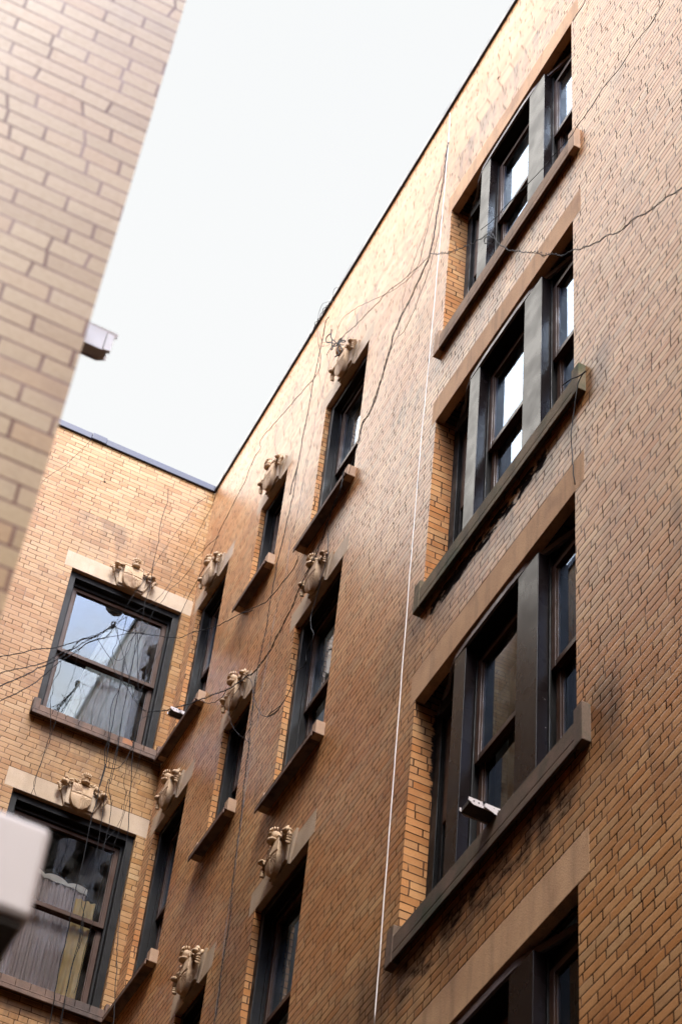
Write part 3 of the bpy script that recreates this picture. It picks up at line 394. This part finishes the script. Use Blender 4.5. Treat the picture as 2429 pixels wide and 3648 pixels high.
def triple_window(bld,u0,u1,zs,zt,lab=None):
    f=MB(); r=.175
    f.box(u0,u0+.09,r,r+.2,zs,zt); f.box(u1-.07,u1,r,r+.2,zs,zt)
    f.box(u0+.09,u0+.13,r+.03,r+.2,zs,zt)
    f.box(u0+.13,u1-.07,r-.04,r+.2,zt-.20,zt-.055)
    f.box(u0+.13,u1-.07,r+.0,r+.2,zs,zs+.06)
    w=f.build('window',M_FRAME,bld,bevel=.004)
    if lab: w['label']=lab
    # bowed head board following the bay
    h=MB(); poly=[(u0+.01,r-.005),(u0+.12,r-.03),(u0+.30,.10),(u0+.42,.05),(u0+.56,.018),(u0+.8,.012),(u0+1.30,.012),(u0+1.48,.018),(u0+1.62,.045),(u0+1.75,.085),(u0+1.95,.14),(u1-.01,r-.005),(u1-.01,r+.03),(u0+.01,r+.03)]
    h.prism(poly,zt-.08,zt-.03); h.build('head_board',M_HEADB,w)
    h=MB(); q=[(a+(.01 if i<6 else -.01)*0,b+.02) for i,(a,b) in enumerate(poly[:12])]+[(u1-.01,r+.03),(u0+.01,r+.03)]
    h.prism(q,zt-.095,zt-.082); h.build('head_board',M_FRAME,w)
    p1=(u0+.55,u0+.71); p2=(u0+1.42,u0+1.68)
    for a,b in (p1,p2):
        m=MB(); m.box(a,b,.02,.10,zs-.0,zt-.086); o=m.build('mullion',M_POST,w,bevel=.003)
        m=MB(); m.box(a-.012,b+.012,.102,.12,zs,zt-.086); m.box(a+.01,b-.01,.12,.28,zs,zt-.086); m.build('mullion',M_FRAME,w,bevel=.003)
    z0=zs+.06; z1=zt-.20; zm=z0+(z1-z0)*.50
    c=MB()
    for i in range(24):
        x0=p1[1]+.06+(p2[0]-p1[1]-.12)*i/24; x1=p1[1]+.06+(p2[0]-p1[1]-.12)*(i+1)/24
        c.face(((x0,.33+.006*math.sin(i*.9),zm-.3),(x1,.33+.006*math.sin(i*.9+.9),zm-.3),(x1,.33,z1),(x0,.33,z1)),smooth=True)
    c.build('roller_shade',M_BLIND,w)
    c=MB(); c.face(((p2[1]+.05,.33,zs),(u1-.08,.33,zs),(u1-.08,.33,z1),(p2[1]+.05,.33,z1))); c.build('roller_shade',M_BLIND,w)
    for a,b in ((u0+.13,p1[0]-.012),(p1[1]+.012,p2[0]-.012),(p2[1]+.012,u1-.07)):
        dd=.09 if a<u0+.2 else 0
        sash(w,a,b,zm-.02,z1,.112+dd,st=.05,glass=M_GLASSW); sash(w,a,b,z0,zm+.03,.150+dd,st=.05,glass=M_GLASSW)
    return w

def lintel(bld,u0,u1,z0,z1,mat,d=.05,front=-.001,key=None,name='lintel'):
    f=MB()
    if key:
        (a0,a1,b0,b1)=key     # bottom and top edges of the keystone gap
        f.slab([(u0,z0),(a0,z0),(b0,z1),(u0,z1)],front,d); f.build(name,mat,bld,bevel=.002)
        f=MB(); f.slab([(a1,z0),(u1,z0),(u1,z1),(b1,z1)],front,d)
    else: f.box(u0,u1,front,d,z0,z1)
    return f.build(name,mat,bld,bevel=.002)

def sill(bld,u0,u1,zb,h,lug,e,mat,lugmat,lw=.085,depth=.16,tiles=False):
    f=MB()
    if tiles:
        n=max(3,int((u1-u0-2*lw)/.13)); st=(u1-u0-2*lw)/n
        for i in range(n): f.box(u0+lw+i*st+.002,u0+lw+(i+1)*st-.002,-e+random.uniform(-.001,.001),depth,zb+.05,zb+h)
        f.box(u0+.004,u1-.004,-e-.034,-e-.022,zb-.012,zb+.035); f.box(u0+.004,u1-.004,-e-.034,depth*.5,zb+.0352,zb+.0495)
    else:
        f.box(u0+lw,u1-lw,-e,depth,zb+.065,zb+h); f.box(u0+lw,u1-lw,-e,-e+.012,zb,zb+.0648)
    s=f.build('sill',mat,bld,bevel=.005)
    for a,b in ((u0,u0+lw),(u1-lw,u1)):
        g=MB(); z0=zb+(.031 if tiles else -.002); g.slab([(a,z0),(b,z0),(b,zb+lug),(a,zb+lug)],-e-.002,.045)
        g.build('sill_end',lugmat,s,bevel=.006)
    return s

def crest(bld,uc,zb,seed,lab=None):
    # tapered keystone carrying a quartered shield, a helmet and a garland
    k=MB(); k.slab([(uc-.145,zb-.004),(uc+.145,zb-.004),(uc+.245,zb+.285),(uc-.245,zb+.285)],-.022,.05)
    k.slab([(uc-.15,zb+.02),(uc+.15,zb+.02),(uc+.16,zb+.24),(uc-.16,zb+.24)],-.045,-.0225)
    key=k.build('crest',M_LIME,bld,bevel=.006)
    if lab: key['label']=lab
    rnd=random.Random(seed)
    # shield: domed heater shape, carried forward at the top
    s=MB(); W=.108; H=.295; NU,NV=28,30; cu=uc-.012; zt=zb+.262
    def hw(t): return W*(1.0 if t<.5 else math.sqrt(max(0,1-((t-.5)/.5)**2))**1.05*.999+.001)
    def P(i,j):
        t=j/NV; a=-1+2*i/NU; x=cu+a*hw(t)
        d=-.092-.010*(1-a*a)-.012*math.sin(math.pi*t)+.018*t*t
        # quarter lines and radiating flutes
        an=math.atan2((t-.45)*H,a*W)
        q=1 if (a>0)==(t<.45) else 0
        d+=.0022*(math.cos(an*30) if (q==0 and 1<i<NU-1 and j<NV-2) else 0)
        if abs(a)<.06 or abs(t-.45)<.03: d+=.006
        return (x,d,zt-t*H)
    for j in range(NV):
        for i in range(NU):
            s.face((P(i,j+1),P(i+1,j+1),P(i+1,j),P(i,j)),smooth=False)
    for j in range(NV):     # thick rim running back to the keystone
        for i,sg in ((0,-1),(NU,1)):
            a,b=P(i,j),P(i,j+1)
            A=(a[0],-.04,a[2]-.004); B=(b[0],-.04,b[2]-.004)
            s.face((a,A,B,b) if sg<0 else (b,B,A,a))
    for i in range(NU):
        a,b=P(i,0),P(i+1,0); s.face((a,b,(b[0],-.04,b[2]),(a[0],-.04,a[2])))
        a,b=P(i,NV),P(i+1,NV); s.face((b,a,(a[0],-.04,a[2]),(b[0],-.04,b[2])))
    s.build('shield',M_CREST,key)
    # helmet with visor slots and a toothed crown
    h=MB(); hc=(uc-.005,-.09,zb+.34)
    h.blob(hc,(.045,.052,.048),seed,3,.05); h.blob((hc[0]-.02,hc[1]-.05,hc[2]+.002),(.012,.012,.010),1,2,0); h.blob((hc[0]+.02,hc[1]-.05,hc[2]+.002),(.012,.012,.010),2,2,0); h.blob((hc[0],hc[1]-.02,hc[2]-.052),(.048,.045,.022),seed+1,2,.1)
    h.blob((hc[0],hc[1]+.03,hc[2]-.065),(.036,.04,.03),seed+2,2,.1)
    for q in range(7):
        an=math.pi*(1.05+.9*q/6); h.blob((hc[0]+.047*math.cos(an),hc[1]+.047*math.sin(an),hc[2]+.046),(.008,.008,.022),q,1,0)
    h.blob((hc[0],hc[1]-.044,hc[2]+.028),(.044,.016,.007),3,2,.05)
    h.blob((hc[0],hc[1]-.050,hc[2]+.004),(.038,.012,.006),3,2,.05)
    h.build('helmet',M_CREST,key)
    g=MB()
    for i in range(7): g.blob((uc-.06+.02*i,-.075,zb+.282+.004*(i%2)),(.017,.02,.014),seed+i,2,.4)
    for sd in (-1,1):
        for i in range(21):
            t=i/20; x=uc+sd*(.045+.20*t); z=zb+.285-.095*t*t+.012*math.sin(t*9); 
            for q in range(2):
                r=rnd.uniform(.010,.021)*(1.15-.3*abs(t-.6))
                rot=Matrix.Rotation(rnd.uniform(0,6.28),3,'Y')@Matrix.Rotation(rnd.uniform(-.6,.6),3,'X')
                g.blob((x+rnd.uniform(-.016,.016),-.045-rnd.uniform(0,.038),z+rnd.uniform(-.022,.03)+(.028 if .45<t<.8 and q else 0)),(r*1.5,r*.8,r*.75),rnd.random()*50,2,.75,rot)
        for i in range(4):      # small drop at the end
            g.blob((uc+sd*(.243-.004*i),-.07,zb+.185-.022*i),(.02-.003*i,.022,.016),i+seed,2,.35)
        g.blob((uc+sd*.215,-.095,zb+.235),(.03,.03,.022),seed+9,2,.4)
    g.build('garland',M_CREST,key)
    return key

def building(name,label,loc,rz):
    b=empty(name,loc,rz); tag(b,label,'building'); return b

# ------------------------------------------------------------------ ground
g=MB(); g.face(((-1500,-1500,0),(1500,-1500,0),(1500,1500,0),(-1500,1500,0)))
M_GROUND=stone_mat('asphalt',(.06,.058,.055),(.045,.043,.042),(.07,.066,.06),rough=.9,scale=.8)
tag(g.build('ground',M_GROUND),kind='structure')

Z=lambda z:ZT+z
# ------------------------------------------------------------------ right building
RB=building('brick_building','tall tan brick building with wide triple windows filling the right side',(0,0,0),-math.pi/2)
ops=[]
WU=(6.04,8.22); MU=(3.40,4.355); NU_=(1.86,2.51); CU=(.215,1.045)
for k in range(5): ops.append((*WU,Z(zh(k)-2.13),Z(zh(k))+.28))
for k in range(5): ops.append((*MU,Z(zh(k)-2.12),Z(zh(k))))
for k in range(5): ops.append((*NU_,Z(zh(k)-1.49),Z(zh(k))))
for k in range(5): ops.append((*CU,Z(zh(k)-2.12),Z(zh(k))))
w=MB(); facade(w,0,24,0,ZT,ops,.30)
w.face(((24,0,0),(24,9,0),(24,9,ZT),(24,0,ZT))); w.face(((24,9,0),(-.3,9,0),(-.3,9,ZT),(24,9,ZT))); 
wo=w.build('wall',M_BR,RB)
r=MB(); r.box(0.0,24,.0,9,ZT-.30,ZT-.002,skip='fb'); r.face(((0,.3,ZT-.3),(24,.3,ZT-.3),(24,9,ZT-.3),(0,9,ZT-.3))); r.build('roof',M_DARK,RB)
c=MB()
for i in range(10): 
    j=.0008*(i%2); c.box(.0+i*2.4+.002,(i+1)*2.4-.002,-.028-j,.28,ZT,ZT+.095+j)
c.build('coping',M_COPE,RB,bevel=.006)
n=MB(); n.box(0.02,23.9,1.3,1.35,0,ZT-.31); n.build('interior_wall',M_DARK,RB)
lv=['topmost','second from the top','third from the top','fourth from the top','fifth from the top']
for k in range(4):
    h=Z(zh(k))
    triple_window(RB,*WU,h-2.13,h,'wide triple window, '+lv[k])
    lintel(RB,5.965,8.335,h-.003,h+.305,M_SAND,d=.075,front=-.001)
    ms=(M_SILLT,M_SILLG,M_SILLW,M_SILLW)[k]; sill(RB,6.0,8.37 if k else 8.34,h-2.345,.20,.295,.055,ms,ms if k else M_LUG,lw=.095)
for k in range(4):
    h=Z(zh(k))
    for (a,b),hh,le,nm in ((MU,2.12,.085,'medium window'),(NU_,1.49,.08,'narrow window'),(CU,2.12,.085,'window beside the inner corner')):
        if k==3 and hh<2: pass
        simple_window(RB,a,b,h-hh,h,rev=.055,cas=.075 if b-a>.7 else .06,lab=nm+', '+lv[k],shade=True)
        uc=(a+b)/2
        lintel(RB,max(a-.125,.012),b+le,h-.003,h+.245,M_LIME,key=(uc-.149,uc+.149,uc-.235,uc+.235))
        sill(RB,max(a-.06,.006) if b>1.1 else .075,b+.05,h-hh-.125,.115,.175,.075,M_SILLM,M_LUG,tiles=True)
        crest(RB,uc,h,k*5+int(a*10))
for (u,z) in ((6.87,-1.02),):
    hb=MB(); hb.tube([(u,-.004,Z(z)),(u,.02,Z(z))],.018,8); hb.build('drill_hole',M_DARK,RB)

# ------------------------------------------------------------------ back building
BB=building('brick_building','yellow brick building end wall with large square-headed windows at the lower left',(0,0,0),0)
ops=[]
BU=(-1.42,-.11)
for k in range(5): ops.append((*BU,Z(-2.15-SP*1.005*k-2.12),Z(-2.15-SP*1.005*k)))
w=MB(); facade(w,-10,0,0,ZT,ops,.30)
w.face(((0,.31,0),(0,9,0),(0,9,ZT),(0,.31,ZT))); w.face(((-10,9,0),(-10,0,0),(-10,0,ZT),(-10,9,ZT))); w.face(((0,9,0),(-10,9,0),(-10,9,ZT),(0,9,ZT)))
w.build('wall',M_BB,BB)
r=MB(); r.face(((-10,0,ZT-.002),(0,0,ZT-.002),(0,9,ZT-.002),(-10,9,ZT-.002))); r.face(((-10,.3,ZT-.3),(0,.3,ZT-.3),(0,9,ZT-.3),(-10,9,ZT-.3))); r.build('roof',M_DARK,BB)
c=MB()
xs=[-10,-7.6,-5.2,-2.8,-1.60,-1.415,0.0]
for i in range(len(xs)-1):
    j=.008 if i==4 else 0; c.box(xs[i]+.0015,xs[i+1]-.0015,-.03-j,.28,ZT-.0+(.003 if j else 0),ZT+.10+j)
c.build('coping',M_COPE,BB,bevel=.006)
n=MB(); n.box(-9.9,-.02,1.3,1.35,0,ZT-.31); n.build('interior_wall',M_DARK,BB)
for k in range(3):
    h=Z(-2.15-SP*1.005*k)
    wd=simple_window(BB,*BU,h-2.12,h,rev=.05,cas=.075,lab='large window in the back wall, '+lv[k],glass=M_GLASSC if k else None)
    uc=-.75
    lintel(BB,-1.515,-.004,h-.003,h+.235,M_LIME,key=(uc-.149,uc+.149,uc-.232,uc+.232))
    s=sill(BB,-1.46,-.012,h-2.30,.15,.225,.06,M_SILLM,M_SILLM,lw=.075,tiles=True)
    crest(BB,uc,h,40+k)
    if k==0:
        o=MB(); o.box(-.47,-.36,-.0625,.0,h-2.268,h-2.152); o.build('orange_tile',M_ORANGE,s)
    if k==0:    # white drape pulled to the right
        m=MB(); N_=60
        def cp(i,j):
            t=j/14; zt_=h-.20; z=zt_-t*1.85; left=-.78-.30*t**.8; x=left+(-.36-left)*i/N_
            return (x,.34+.010*math.sin(i*.85+t*2)+.005*math.sin(i*2.3),z)
        for i in range(N_):
            for j in range(14): m.face((cp(i,j+1),cp(i+1,j+1),cp(i+1,j),cp(i,j)),smooth=True)
        m.build('curtain',M_CURT,wd)
    if k==1:
        m=MB(); N_=110
        def cp(i,j):
            x=-1.33+.93*i/N_; top=h-.62+.045*abs(math.sin(i*.11))**.7-.05*(i/N_)
            z=top-(j/14)*1.5
            return (x,.30+.010*math.sin(i*.7)+.008*math.sin(i*1.9+j*.1),z)
        for i in range(N_):
            for j in range(14): m.face((cp(i,j+1),cp(i+1,j+1),cp(i+1,j),cp(i,j)),smooth=True)
        m.build('sheer_curtain',M_SHEER,wd)
        m=MB()
        tb=[(cp(i,0)[0],.285,cp(i,0)[2]+.012) for i in range(N_+1)]
        for i in range(N_):
            a,b=tb[i],tb[i+1]; m.face(((a[0],a[1],a[2]-.065-.02*math.sin(i*.2)),(b[0],b[1],b[2]-.065-.02*math.sin((i+1)*.2)),b,a),smooth=True)
        m.build('valance',M_CURT,wd)
        m=MB()
        def cq(i,j):
            t=j/14; return (-.50+.20*i/30,.27+.012*math.sin(i*.6+t),h-.78-t*1.35)
        for i in range(30):
            for j in range(14): m.face((cq(i,j+1),cq(i+1,j+1),cq(i+1,j),cq(i,j)),smooth=True)
        m.build('curtain',M_YEL,wd)
for (u,z) in ((-1.315,-.60),):
    hb=MB(); hb.tube([(u,-.004,Z(z)),(u,.02,Z(z))],.012,8); hb.build('drill_hole',M_DARK,BB)

# ------------------------------------------------------------------ left building, its near corner blurred in the foreground
LX=-3.93; LY=-12.5
LB=building('brick_building','out-of-focus pinkish brick building whose sharp corner fills the left edge',(LX,LY,0),0)
w=MB(); w.face(((-8,0,0),(0,0,0),(0,0,ZT),(-8,0,ZT)))
ops=[]
side=MB()
for k in range(6):
    for a in (1.0,4.6,8.2):
        ops.append((a,a+1.0,Z(zh(k)-2.12),Z(zh(k))))
facade(side,0,-LY-.01,0,ZT,ops,.2)
SX=Matrix.Rotation(math.pi/2,4,'Z')
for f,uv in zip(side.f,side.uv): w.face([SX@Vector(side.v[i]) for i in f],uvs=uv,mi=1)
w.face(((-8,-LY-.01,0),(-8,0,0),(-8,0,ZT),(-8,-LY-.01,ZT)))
w.face(((-6,-16.5,0),(-6,0,0),(-6,0,ZT),(-6,-16.5,ZT)),mi=1)  # unseen wall added west of the yard to block skylight from that side
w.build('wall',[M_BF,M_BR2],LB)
r=MB(); r.box(-8,0.0,0,-LY-.01,ZT-.002,ZT+.0); r.build('roof',M_DARK,LB)
c=MB(); c.box(-8,.03,-.03,.28,ZT+.003,ZT+.1); c.box(-.28,.03,.282,-LY-.012,ZT+.003,ZT+.1); c.build('coping',M_COPE,LB)
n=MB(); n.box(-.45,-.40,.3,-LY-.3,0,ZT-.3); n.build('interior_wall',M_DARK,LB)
for k in range(6):
    for a in (1.0,4.6,8.2):
        h=Z(zh(k)); f=MB()
        for q in ((a,a+.07,h-2.12,h),(a+.93,a+1.0,h-2.12,h),(a+.07,a+.93,h-.08,h),(a+.07,a+.93,h-1.10,h-1.04),(a+.07,a+.93,h-2.12,h-2.05)):
            f.box(q[0],q[1],.06,.14,q[2],q[3])
        wn=f.build('window',M_FRAME,LB,xf=SX)
        p=MB(); p.face(((a+.07,.11,h-2.05),(a+.93,.11,h-2.05),(a+.93,.11,h-.08),(a+.07,.11,h-.08))); p.build('pane',M_GLASS,wn,xf=SX)
        f=MB(); f.box(a-.08,a+1.08,-.05,.06,h-2.27,h-2.12); f.build('sill',M_SILLM,LB,xf=SX)
        f=MB(); f.box(a-.1,a+1.1,-.004,.06,h,h+.24); f.build('lintel',M_LIME,LB,xf=SX)

# ------------------------------------------------------------------ unseen building added behind the camera to block low skylight
SB=building('brick_building','plain dark brick building added behind the viewpoint to block low skylight, out of view',(12,-29,0),math.pi)
ops=[]
for k in range(5):
    for i in range(9): ops.append((1.2+i*3.2,2.4+i*3.2,1.2+3.3*k,3.1+3.3*k))
w=MB(); facade(w,0,30,0,SBH,ops,.25)
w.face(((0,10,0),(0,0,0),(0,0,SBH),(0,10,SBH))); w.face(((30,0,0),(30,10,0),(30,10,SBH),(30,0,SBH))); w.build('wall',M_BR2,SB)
r=MB(); r.box(0,30,.26,10,SBH-.3,SBH-.01); r.build('roof',M_DARK,SB)
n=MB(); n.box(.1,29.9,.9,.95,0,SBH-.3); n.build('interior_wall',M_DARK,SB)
for o in ops:
    f=MB(); a,b_,c_,d=o
    for q in ((a,a+.07,c_,d),(b_-.07,b_,c_,d),(a+.07,b_-.07,d-.07,d),(a+.07,b_-.07,c_,c_+.07),(a+.07,b_-.07,(c_+d)/2-.03,(c_+d)/2+.03)): f.box(q[0],q[1],.1,.16,q[2],q[3])
    wn=f.build('window',M_FRAME,SB)
    p=MB(); p.face(((a+.07,.13,c_+.07),(b_-.07,.13,c_+.07),(b_-.07,.13,d-.07),(a+.07,.13,d-.07))); p.build('pane',M_GLASS,wn)

# ------------------------------------------------------------------ metal support brackets lying on sills
def bracket(loc,rz,label,L=.30,Wd=.24,s=1.0,tm=None,plate=False):
    # local: +x along the wall, -y out from the wall; lies on the sill at z=0
    b=empty('support_bracket',loc,rz); tag(b,label,'bracket','white metal air conditioner brackets on sills')
    t=MB(); t.box(0,Wd,-L,.06,.0,.006); t.box(0,Wd,-L-.004,-L,.0,.03); t.build('tray',tm or M_UNDER,b,bevel=.002)
    for x in (Wd,0.0):
        r=MB()
        r.slab([(0,0),(0,0)],0,0) if False else None
        pr=[(-L-.014,.012),(-L+.02,-.012),(.08,-.012),(.08,.036),(-L-.014,.036)]
        for sd in (0,1):
            xx=x+(.004 if sd else 0)
            pts=[(xx,p[0],p[1]) for p in pr]
            r.face(pts if sd else list(reversed(pts)))
        for i in range(5):
            p,q=pr[i],pr[(i+1)%5]; r.face(((x,p[0],p[1]),(x+.004,p[0],p[1]),(x+.004,q[0],q[1]),(x,q[0],q[1])))
        ro=r.build('perforated_rail',M_WHITE,b)
        hmb=MB()
        for i in range(9):
            y=-L+.02+i*.033; hmb.tube([(x+.0045,y,.015),(x+.0055,y,.015)],.0055,8)
        hmb.build('bolt_hole',M_DARK,ro)
    a=MB(); y0=-L*.62
    a.face(((Wd+.012,y0,.0),(Wd+.012,.02,-.06),(Wd+.012,.02,-.02),(Wd+.012,y0,.03)))
    a.face(((Wd+.007,y0,.006),(Wd+.007,y0,.026),(Wd+.007,.02,-.02),(Wd+.007,.02,-.055)))
    a.face(((Wd+.007,y0,.006),(Wd+.007,.02,-.055),(Wd+.012,.02,-.055),(Wd+.012,y0,.006)))
    a.build('brace_arm',M_WHITE,b)
    k=MB(); k.tube([(Wd-.006,y0,.03),(Wd+.016,y0,.03)],.008,6); k.build('bolt',M_DARK,b)
    if plate:
        p=MB(); p.box(-.012,-.008,-L+.03,0,-.105,.01); p.box(-.014,-.002,-L,-L+.028,-.10,.0); p.build('side_plate',M_WHITE2,b,bevel=.001)
    b.scale=(s,s,s)
    return b
bracket((0,-7.285,Z(-10.842)),-math.pi/2,'white perforated bracket sticking out over the sill of the third wide window from the top',L=.225,Wd=.11)
bracket((0,-.61,Z(-4.31)),-math.pi/2,'white perforated bracket on the sill in the building corner beside the back window',L=.206,Wd=.09)
bracket((LX,-11.0,Z(-13.04)),math.pi/2,'backlit bracket poking out into the sky from behind the blurred brick corner',L=.33,Wd=.11,tm=M_WHITE2,plate=True)

# ------------------------------------------------------------------ pale housing at the lower left
hx=empty('metal_housing',(-4.4,-12.93,Z(-17.22))); tag(hx,'blurred pale box with a dark underside jutting in at the lower left edge','box')
m=MB(); m.box(-.7,.585,0,.43,.045,.235); m.build('casing',M_WHITE,hx,bevel=.012)
m=MB(); m.box(-.69,.575,.012,.42,.033,.0445); m.build('underside',M_UNDER,hx)
m=MB(); m.box(-.7,.40,.30,.43,-.06,.0325); m.build('mounting_rail',M_UNDER,hx)

# ------------------------------------------------------------------ cables
def spline(pts,n=6):
    P=[Vector(p) for p in pts]; out=[]
    Q=[P[0]*2-P[1]]+P+[P[-1]*2-P[-2]]
    for i in range(1,len(Q)-2):
        a,b,c,d=Q[i-1:i+3]
        L=(c-b).length; m=max(3,min(24,int(L/.035)))
        for j in range(m):
            t=j/m; out.append(.5*((2*b)+(c-a)*t+(2*a-5*b+4*c-d)*t*t+(3*b-a-3*c+d)*t**3))
    out.append(P[-1]); return out
def cable(name,label,rad,mat,tw,pts,i):
    pts=[(p[0],p[1],Z(p[2])) for p in pts]
    s=spline(pts); mb=MB()
    o=Vector(s[0])
    wob=[p+Vector(noise.noise_vector(Vector((p.x*2.2,p.y*2.2,p.z*2.2+i*9))))*(.012 if mat!='white' else .003)+Vector(noise.noise_vector(p*9+Vector((i,0,0))))*(.013 if 'squiggly' in label else .008 if mat=='dark' else .001) for p in s]
    if tw:
        acc=0; A=[];B=[]
        for k,p in enumerate(wob):
            if k: acc+=(wob[k]-wob[k-1]).length
            t=(wob[min(k+1,len(wob)-1)]-wob[max(k-1,0)]).normalized(); a=t.cross(Vector((.2,.3,.9))).normalized(); c=t.cross(a)
            sp=rad*(.6+1.3*max(0,noise.noise(Vector((acc*1.1,i,0)))))
            w=acc*2*math.pi/.16; v=(a*math.cos(w)+c*math.sin(w))*sp; A.append(p+v-o); B.append(p-v-o)
        mb.tube(A,rad*(.3 if 'squiggly' in label else .42),5); mb.tube(B,rad*(.3 if 'squiggly' in label else .42),5)
    else: mb.tube([p-o for p in wob],rad*(.55 if mat=='white' else 1.0 if 'knot' in name else .58)*(.75 if 'squiggly' in label else 1),6)
    ob=mb.build(name,{'dark':M_WIRE,'white':M_WIREW,'grey':M_WIREG}[mat]); ob.location=o
    tag(ob,label,'cable' if name=='cable' else 'cable knot','loose cables hanging in the courtyard')
for i,(n_,l_,r_,m_,tw_,p_) in enumerate(WIRES): cable(n_,l_,r_,m_,tw_,p_,i)

# ------------------------------------------------------------------ sky and light
W=bpy.data.worlds.new('World'); sc.world=W; W.use_nodes=True
t=NT(W); bg=t.n['Background']
SUN_EL=math.radians(SUNEL); SUN_AZ=math.radians(SUNAZ)     # direction the light comes from, clockwise from +Y
sky=t.add('ShaderNodeTexSky',sky_type='NISHITA'); sky.sun_disc=False; sky.sun_elevation=SUN_EL; sky.sun_rotation=SUN_AZ
sky.air_density=1.2; sky.dust_density=2.0
co=t.add('ShaderNodeTexCoord').outputs['Generated']
cl=t.noise(co,2.6,6,.6)
dy=t.add('ShaderNodeSeparateXYZ',i_0=co).outputs[1]
cf=t.math('MAXIMUM',t.mapr(cl,.47,.62,.0,1.0),t.mapr(dy,.0,.35,0,1))
colr=t.mix(cf,t.mix(1.0,sky.outputs[0],(SKYK*.9,SKYK,SKYK*1.2,1),'MULTIPLY'),(CLOUD,CLOUD*.955,CLOUD*.89,1))
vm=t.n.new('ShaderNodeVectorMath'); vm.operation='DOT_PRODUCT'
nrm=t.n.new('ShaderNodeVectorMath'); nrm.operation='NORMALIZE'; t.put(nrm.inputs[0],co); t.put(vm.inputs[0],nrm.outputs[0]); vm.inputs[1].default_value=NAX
nd=t.mapr(vm.outputs['Value'],NLO,NHI)          # sky dimmed only around the camera's view, brighter elsewhere to light the walls
view_sky=t.mix(t.noise(co,1.6,3),(NV*.965,NV*.99,NV,1),(NV*1.03,NV*1.035,NV*1.03,1))
colr=t.mix(nd,colr,view_sky)
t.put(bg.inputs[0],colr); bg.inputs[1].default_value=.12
L=bpy.data.lights.new('sun','SUN'); L.energy=SUNE; L.angle=math.radians(14); L.color=(1,.95,.88)
so=bpy.data.objects.new('sun',L); COL.objects.link(so)
dv=Vector((math.sin(SUN_AZ)*math.cos(SUN_EL),math.cos(SUN_AZ)*math.cos(SUN_EL),math.sin(SUN_EL)))
so.rotation_euler=dv.to_track_quat('Z','Y').to_euler(); so.location=(0,-10,40)

# ------------------------------------------------------------------ camera
cam=bpy.data.cameras.new('camera'); co_=bpy.data.objects.new('camera',cam); COL.objects.link(co_); sc.camera=co_
R=[(0.89141733,-0.44615658,0.07949494),(0.38969455,0.66510763,-0.63700078),(0.2313294,0.59881228,0.76675326)]
rt=Vector(R[0]); up=-Vector(R[1]); bk=-Vector(R[2])
Mx=Matrix(((rt.x,up.x,bk.x,-4.4),(rt.y,up.y,bk.y,-15.5579),(rt.z,up.z,bk.z,1.6),(0,0,0,1)))
co_.matrix_world=Mx
cam.sensor_fit='VERTICAL'; cam.sensor_height=36; cam.sensor_width=24; cam.lens=74.595
cam.clip_start=.1; cam.clip_end=5000
cam.dof.use_dof=True; cam.dof.focus_distance=16.5; cam.dof.aperture_fstop=4.2

sc.render.resolution_x=681; sc.render.resolution_y=1024
sc.view_settings.view_transform='Standard'; sc.view_settings.look='None'; sc.view_settings.exposure=EXPO; sc.view_settings.gamma=1
sc.cycles.use_denoising=True; sc.cycles.max_bounces=8; sc.cycles.diffuse_bounces=2; sc.cycles.glossy_bounces=4; sc.cycles.transparent_max_bounces=12
sc.cycles.caustics_reflective=False; sc.cycles.caustics_refractive=False
